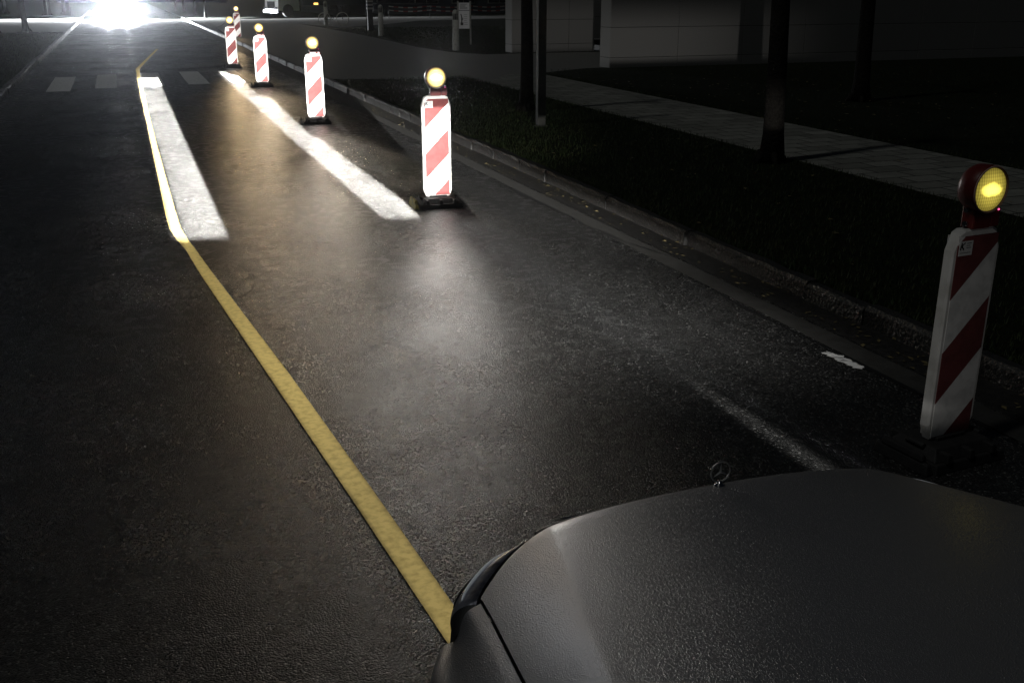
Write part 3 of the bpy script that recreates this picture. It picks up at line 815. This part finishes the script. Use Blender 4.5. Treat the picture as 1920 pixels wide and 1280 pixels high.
# inner dark tray
b = B(); b.grid(lambda u, v: ((u*2-1)*.86, .02-1.3*v if abs(u*2-1) < .6 else -.2-1.1*v, hood_z((u*2-1)*.7, .0-1.3*v)-.13), 12, 10); b.build('engine_bay', 'black', car)
# wings
def wing(s_):
    prof = lambda f: [(rg_f(f)+.007, hood_z(rg_f(f), f)-.002), (rg_f(f)+.045, hood_z(rg_f(f), f)-.022),
                      (crom([-2,-.9,-.5,-.3,-.16], [.915,.915,.885,.845,.79], f), hood_z(rg_f(f), f)-.085),
                      (crom([-2,-.9,-.5,-.3,-.16], [.945,.945,.925,.89,.825], f), crom([-2,-.9,-.16],[.72,.72,.64], f)),
                      (crom([-2,-.9,-.5,-.3,-.16], [.955,.955,.94,.90,.84], f), .55),
                      (crom([-2,-.9,-.5,-.3,-.16], [.93,.93,.925,.90,.84], f), .40), (crom([-2,-.9,-.5,-.3,-.16], [.90,.90,.90,.88,.83], f), .24)]
    def fn(u, v):
        f = -.185-1.3*u; P = prof(f); k = v*(len(P)-1); ks = list(range(len(P)))
        return (s_*crom(ks, [p[0] for p in P], k), f, crom(ks, [p[1] for p in P], k))
    b = B(); b.grid(fn, 40, 30); return b.build('front_wing', 'wet_paint', car)
for s_ in (-1, 1): wing(s_)
# wheel-arch, wheels
for s_ in (-1, 1):
    wheel(car, s_*.84, -.85, s_, .345); wheel(car, s_*.84, -3.75, s_, .345)
# headlamps: lens wraps the corner between bonnet edge and bumper
FB_R = [0,.45,.60,.72,.80,.88,.915,.93]; 
TT = [0,.25,.5,.75,1]
def outer(t_): return (crom(TT, [.555,.66,.742,.788,.806], t_), crom(TT, [.012,.0,-.055,-.12,-.20], t_))
def inner(t_): return (crom(TT, [.545,.62,.695,.729,.765], t_), crom(TT, [-.006,-.048,-.112,-.155,-.20], t_))
def headlamp(s_):
    def fn(u, v):
        ix, iy = inner(u); ox, oy = outer(u); zi = hood_z(min(ix, rg_f(iy)), iy)-.006-.05*max(0, u-.75)*4; zo = .69-.03*u
        if v < .7:
            t_ = v/.7; return (s_*(ix+.004+(ox-ix)*math.sin(t_*1.45)), iy+.004+(oy-iy)*math.sin(t_*1.45), zi-(zi-zo)*t_**1.8)
        t_ = (v-.7)/.3; return (s_*(ox+.004*math.sin(t_*3)), oy+.012*t_, zo-.13*t_)
    b = B(); b.grid(lambda u, v: fn(u*.8, v), 30, 24); h = b.build('headlight', 'lens_clear', car)
    b = B(); b.grid(lambda u, v: fn(.8+u*.2, v), 8, 24); b.build('side_marker', 'black', h)
    for k0, nm in ((.30, 'glint_strip'), (.52, 'trim')):
        pts = [Vector(fn(.12+.6*i/16, k0))+Vector((0, .001, .002)) for i in range(17)]
        b = B(); b.tube(pts, [.0015+.003*math.sin(math.pi*i/16) for i in range(17)], 6); b.build(nm, 'glint' if k0 < .4 else 'black', h)
    p = fn(.62, .34); b = B(); b.lathe([(.0005, 0), (.006, .001), (.004, .004), (.0005, .005)], 10, c=p); b.build('glint_bead', 'chrome', h)  # chrome bead added for the bright glint on the lens
    return h
HL = [headlamp(s_) for s_ in (-1, 1)]
# bumper and nose
def nose(u, v):
    a = u*2-1; A = abs(a); s_ = math.copysign(1, a)
    t_ = max(0, (A-.55)/.45)
    if A < .55: x, y = A/.55*.565, crom([0,.565],[.09,.02], A/.55*.565)
    else: x, y = outer(t_)
    zt_ = crom([0,.5,.57,.9],[.765,.74,.56,.56], x) if A < .55 else .555
    zz = zt_+(.20-zt_)*v
    return (s_*(x+.015*math.sin(v*3)), y+.05*math.sin(min(1, v*1.3)*2.6), zz)
b = B(); b.grid(nose, 60, 16); b.build('front_bumper', 'wet_paint', car)
b = B()
gp = [(-.40,.74),(.40,.74),(.46,.62),(.38,.36),(-.38,.36),(-.46,.62)]
b.prism(gp, .135, .10); b.build('grille_surround', 'chrome', car)
b = B(); b.prism([(x*.93, .55+(z-.55)*.93) for x, z in gp], .142, .136)
for i in range(7): b.box(-.38, .38, .143, .15, .40+.045*i, .408+.045*i, mi=1)
gr = b.build('grille', ['black', 'chrome'], car)
b = B(); b.tube([(x, edge_f(x)+.010, hood_z(x, edge_f(x))-.012) for x in [(-.52+1.04*k/40) for k in range(41)]], .007, 8); b.build('grille_trim', 'chrome_dark', car)
# ornament: ring with a three-pointed star on a small foot
b = B(); rr_ = .029; cz = .041
ob = B()
ob.tube([(rr_*math.cos(2*math.pi*k/32), 0, cz+rr_*math.sin(2*math.pi*k/32)) for k in range(33)], .0024, 8, caps=False)
orn = thing('ornament_holder', '', '', (0,0,0)) if False else None
o1 = ob.build('hood_ornament', 'ornament', car, loc=(0, -.012, hood_z(0, -.012)))
ob = B()
for k in range(3):
    a = math.pi/2+k*2*math.pi/3
    ob.add([(0,-.004,cz),(.0045*math.cos(a+1.05),0,cz+.0045*math.sin(a+1.05)),(rr_*math.cos(a),0,cz+rr_*math.sin(a)),(.0045*math.cos(a-1.05),0,cz+.0045*math.sin(a-1.05)),(0,.004,cz)],
           [(0,1,2),(0,2,3),(4,2,1),(4,3,2)])
ob.build('star', 'ornament', o1)
ob = B(); ob.lathe([(.016, -.002), (.014, .004), (.006, .008), (.004, .016)], 16); ob.build('ornament_foot', 'chrome', o1)
# cabin and tail
ys = [-1.3,-1.6,-3.6,-4.3,-4.75,-4.95]; hw = [.93,.94,.94,.92,.84,.7]; zt = [.93,.95,1.0,1.02,.98,.9]; zb = [.22,.22,.22,.24,.3,.45]
def tail(u, v):
    f = 1.3+3.65*u; W = crom([-q_ for q_ in ys], hw, f); T = crom([-q_ for q_ in ys], zt, f); Bt = crom([-q_ for q_ in ys], zb, f)
    pr = [(-.94,0),(-1,.18),(-1.01,.6),(-.96,.9),(-.85,1.0),(0,1.03),(.85,1.0),(.96,.9),(1.01,.6),(1,.18),(.94,0)]
    k = v*10; i = min(9, int(k)); q_ = k-i
    return ((pr[i][0]+(pr[i+1][0]-pr[i][0])*q_)*W, -f, Bt+(pr[i][1]+(pr[i+1][1]-pr[i][1])*q_)*(T-Bt))
b = B(); b.grid(tail, 30, 40); b.f.append([30*41+j for j in range(41)]); b.m.append(0); b.sm.append(False)
b.build('body', 'wet_paint', car)
for s_ in (-1, 1):
    for y0, y1 in ((-1.6,-2.75),(-2.78,-3.75)):
        b = B(); b.grid(lambda u, v: (s_*(.952+.0045*math.sin(v*3)), y0+(y1-y0)*u, .32+.58*v), 6, 6); dr = b.build('door', 'wet_paint', car)
        b = B(); b.tube([(s_*.975, y1+.3, .8), (s_*.985, y1+.2, .805), (s_*.975, y1+.1, .8)], .012, 6); b.build('handle', 'chrome', dr)
    b = B(); b.box(s_*1.03-.09, s_*1.03+.09, -1.75, -1.6, .98, 1.1, taper=.025); b.build('mirror', 'wet_paint', car, bevel=.02)
gy = [1.25,2.0,2.6,3.5,4.3]; gz = [0.0,.36,.43,.38,0.0]
def green(u, v):
    f = 1.25+3.05*u; Hh = crom(gy, gz, f); k = v*2-1; a = abs(k); t_ = 1-max(0, (a-.67)/.33)
    return (math.copysign(min(1, a*1.5)*(.86-(.24*Hh/.43)*t_), k), -f, 1.0+Hh*t_*(1-.05*a))
b = B(); b.grid(green, 24, 18); b.build('glasshouse', 'glass', car)
b = B(); b.grid(lambda u, v: ((v*2-1)*.6, -2.15-1.3*u, 1.0+crom(gy, gz, 2.15+1.3*u)*(1-.05*abs(v*2-1))+.006), 8, 8); b.build('roof', 'wet_paint', car)

# ------------------------------------------------------------------ lamps that are lit
# our own car's projecting headlamps: they draw two bright strips and the yellow guide line on the road
HZ = .66
def projector(lx, ly, masks):
    """masks: list of (polygon on the road, softness, level); radiant intensity follows r^3 so the road is lit evenly"""
    def build(dx, dy, dz):
        k = (dz*-1.0).max(.004); k = (k*0+HZ)/k
        gx = dx*k + lx; gy = dy*k + ly
        tot = None
        for pts, soft, lev, grad in masks:
            m = poly_mask(gx, gy, pts, soft)*lev
            if grad: m = m*gy.step(*grad)
            tot = m if tot is None else tot.max(m)
        # the matrix beam leaves out the reflective panels
        iy = dy.max(.001); tx = dx/iy; tz = dz/iy
        for (x, y), rz, lab in SPOTS:
            D = y-ly; cx = (x-lx)/D; w_ = .155/D
            m = tx.step(cx-w_-.02/D, cx-w_)*tx.step(cx+w_, cx+w_+.02/D, 1, 0)*tz.step((.10-HZ)/D, (.14-HZ)/D)
            wf = .285/D
            m2 = tx.step(cx-wf-.02/D, cx-wf)*tx.step(cx+wf, cx+wf+.02/D, 1, 0)*tz.step((-.10-HZ)/D, (-.06-HZ)/D)*tz.step((.11-HZ)/D, (.15-HZ)/D, 1, 0)
            tot = tot*(m*-1.0+1.0)*(m2*-1.0+1.0)
        return tot*(k*k*k)*(dy.step(0, .05))*dz.step(-.014, -.009, 1, 0)
    return build
LX, LY = CX-.70, CY+.03
RX = CX+.70
def seg_poly(a, c, wd):
    (x0, y0), (x1, y1) = a, c; L = math.hypot(x1-x0, y1-y0); nx, ny = -(y1-y0)/L*wd/2, (x1-x0)/L*wd/2
    return [(x0-nx, y0-ny), (x1-nx, y1-ny), (x1+nx, y1+ny), (x0+nx, y0+ny)]
P_STRIP = 1.0
masks_l = [
    ([(.36,9.36),(.71,9.32),(.775,27.4),(.34,27.4)], [.08,.05,.5,.05], 15, None),        # left strip
    ([(.235,9.4),(.36,9.3),(.37,27.6),(.26,27.6)], [.1,.02,.5,.03], 5, None),          # the marking beside it
    (seg_poly((.36,8.95),(.435,8.0),.09), .03, .34, None),
    (seg_poly((.435,8.1),(.64,5.67),.105), .03, .34, None),
    (seg_poly((.64,5.75),(.77,4.08),.105), .03, .31, None),
    (seg_poly((.77,4.15),(.865,2.85),.10), .03, .28, None),
    (seg_poly((.36,9.4),(.36,8.9),.10), .05, .38, None),
    (seg_poly((.335,27.3),(.38,30.9),.12), .06, .6, None),
    (seg_poly((.40,31.0),(1.25,40.9),.12), .06, .35, None),
]
masks_r = [
    ([(2.2,9.6),(2.60,9.5),(2.60,14.0),(2.22,14.0)], [.12,.05,.01,.06], 15, None),
    ([(2.22,14.0),(2.60,14.0),(2.86,28.6),(2.33,28.6)], [.01,.08,.9,.10], 15, (14,29,1,.8)),
    (seg_poly((2.84,3.3),(2.78,6.9),.05), [.13,1.8,.13,.3], 1.0, (7.2,4.3)),
    ([(.9,5.0),(3.6,5.0),(3.3,12.0),(1.1,12.0)], [2.0,1.6,4,1.2], .85, None),
    ([(2.4,5),(4.3,7.5),(4.3,24),(2.4,26)], [2,1,6,1.2], .42, None),
]
# main beam fields thrown on each beacon panel, cut off below its top
def fields(lx, ly, fl):
    def build(dx, dy, dz):
        tot = None; iy = dy.max(.001)
        tx = dx/iy; tz = dz/iy; fw = dy.step(0, .05)
        for (x, y, hw_, z0, z1, lev) in fl:
            D = y-ly; cx = (x-lx)/D; w_ = hw_/D
            m = tx.step(cx-w_-.008/D, cx-w_+.008/D)*tx.step(cx+w_-.008/D, cx+w_+.008/D, 1, 0)*tz.step((z0-HZ-.04)/D, (z0-HZ+.04)/D)*tz.step((z1-HZ-.02)/D, (z1-HZ+.02)/D, 1, 0)*(lev*D*D)
            tot = m if tot is None else tot.max(m)
        return tot*fw
    return build
fl = []
for i, ((x, y), rz, lab) in enumerate(SPOTS):
    zt_ = (.99, 1.12, 1.12, 1.12, 1.12)[i]; lev = (3.9, 3.9, 3.6, 1.2, .5)[i]
    fl.append((x, y, .148, .12, zt_, lev))
fl.append((2.87, 10.0, .148, .95, 1.13, .8))
# windows of light added to the right lamp, shaped for walls and a grass patch
def wall_fill(dx, dy, dz):
    iy = dy.max(.001); tx = dx/iy; tz = dz/iy
    return tx.step(.05, .18)*tx.step(.48, .76, 1, 0)*(tx.step(.284, .290)*tx.step(.318, .324, 1, 0)*-1.0+1.0)*tz.step(-.022, -.012)*tz.step(.01, .06, 1, 0)*dy.step(0, .05)*24.0 + tx.step(.15, .20)*tx.step(.27, .40, 1, 0)*tz.step(-.062, -.052)*tz.step(-.036, -.030, 1, 0)*dy.step(0, .05)*22.0
KP = 30.0
left_p = projector(LX, LY+.06, masks_l); left_f = fields(LX, LY+.06, fl)
right_p = projector(RX, LY+.06, masks_r); right_f = fields(RX, LY+.06, [(3.47, 3.48, .26, .15, 1.16, .045)])  # the near beacon gets an added field of its own, to lift its front
lamp_light('left_projector', (LX, LY+.06, HZ), 100*KP, (1.0,.98,.96), .015, lambda a, b_, c: (left_p(a, b_, c)+left_f(a, b_, c))*(1/KP))
lamp_light('right_projector', (RX, LY+.06, HZ), 100*KP, (1.0,.98,.96), .015, lambda a, b_, c: (right_p(a, b_, c)+right_f(a, b_, c)+wall_fill(a, b_, c))*(1/KP))
# the warning lamps on the beacons throw most of their light straight ahead, towards the traffic
def ahead(aim):
    def build(dx, dy, dz):
        back = (dy*-1.0).max(.001); tx = (dx/back+aim).op('ABSOLUTE')
        return tx.step(.04 if aim < .1 else .0, .235 if aim < .1 else .26, 1, 0.0)*dy.step(-.05, .0, 1, 0)*.1
    return build
for i, ((x, y), rz, lab) in enumerate(SPOTS):
    lamp_light('warning_light', (x+.15*math.sin(R(rz)), y-.15, 1.275), (950, 1150, 1000, 700, 250)[i], ((1,.96,.90), (1,.86,.66), (1,.78,.50), (1,.72,.4), (1,.72,.4))[i], .07, ahead((.30, .03, 0, 0, 0)[i]))
# the oncoming car's headlights
def dipped(dx, dy, dz):
    back = (dy*-1.0).max(.001); tx = (dx/back).op('ABSOLUTE'); tz = dz/back
    near = tz.step(-.14, -.032, 1, 0)
    side = tx.step(.03, .10)*tz.step(-.05, .03, .16, .03)
    up = tz.step(.0, .01)*tz.step(.03, .09, 1, .0)*tx.step(.02, .08, 1, .0)
    return (near*12.5 + side*5.0 + up*3.1)*dy.step(-.1, .0, 1, 0)
for sx in (-1, 1):
    lamp_light('headlight_beam', (sx*.62, 81.85, .68), 10000, (.92,.96,1.0), .05, dipped)

# ------------------------------------------------------------------ thin haze, added to spread the oncoming headlights into a glare
HAZE = 0.0003
if HAZE:
    b = B(); b.box(-300, 300, -60, 400, -1.2, 14)
    hz = b.build('haze', 'black'); hz['kind'] = 'stuff'; hz.data.materials.clear()
    hm = bpy.data.materials.new('haze'); hm.use_nodes = True; hm.cycles.volume_sampling = 'EQUIANGULAR'; t = hm.node_tree; t.nodes.clear()
    o_ = t.nodes.new('ShaderNodeOutputMaterial'); v = t.nodes.new('ShaderNodeVolumePrincipled')
    v.inputs['Color'].default_value = (.9,.93,1,1); v.inputs['Density'].default_value = HAZE; v.inputs['Anisotropy'].default_value = .95
    t.links.new(v.outputs[0], o_.inputs['Volume']); hz.data.materials.append(hm)
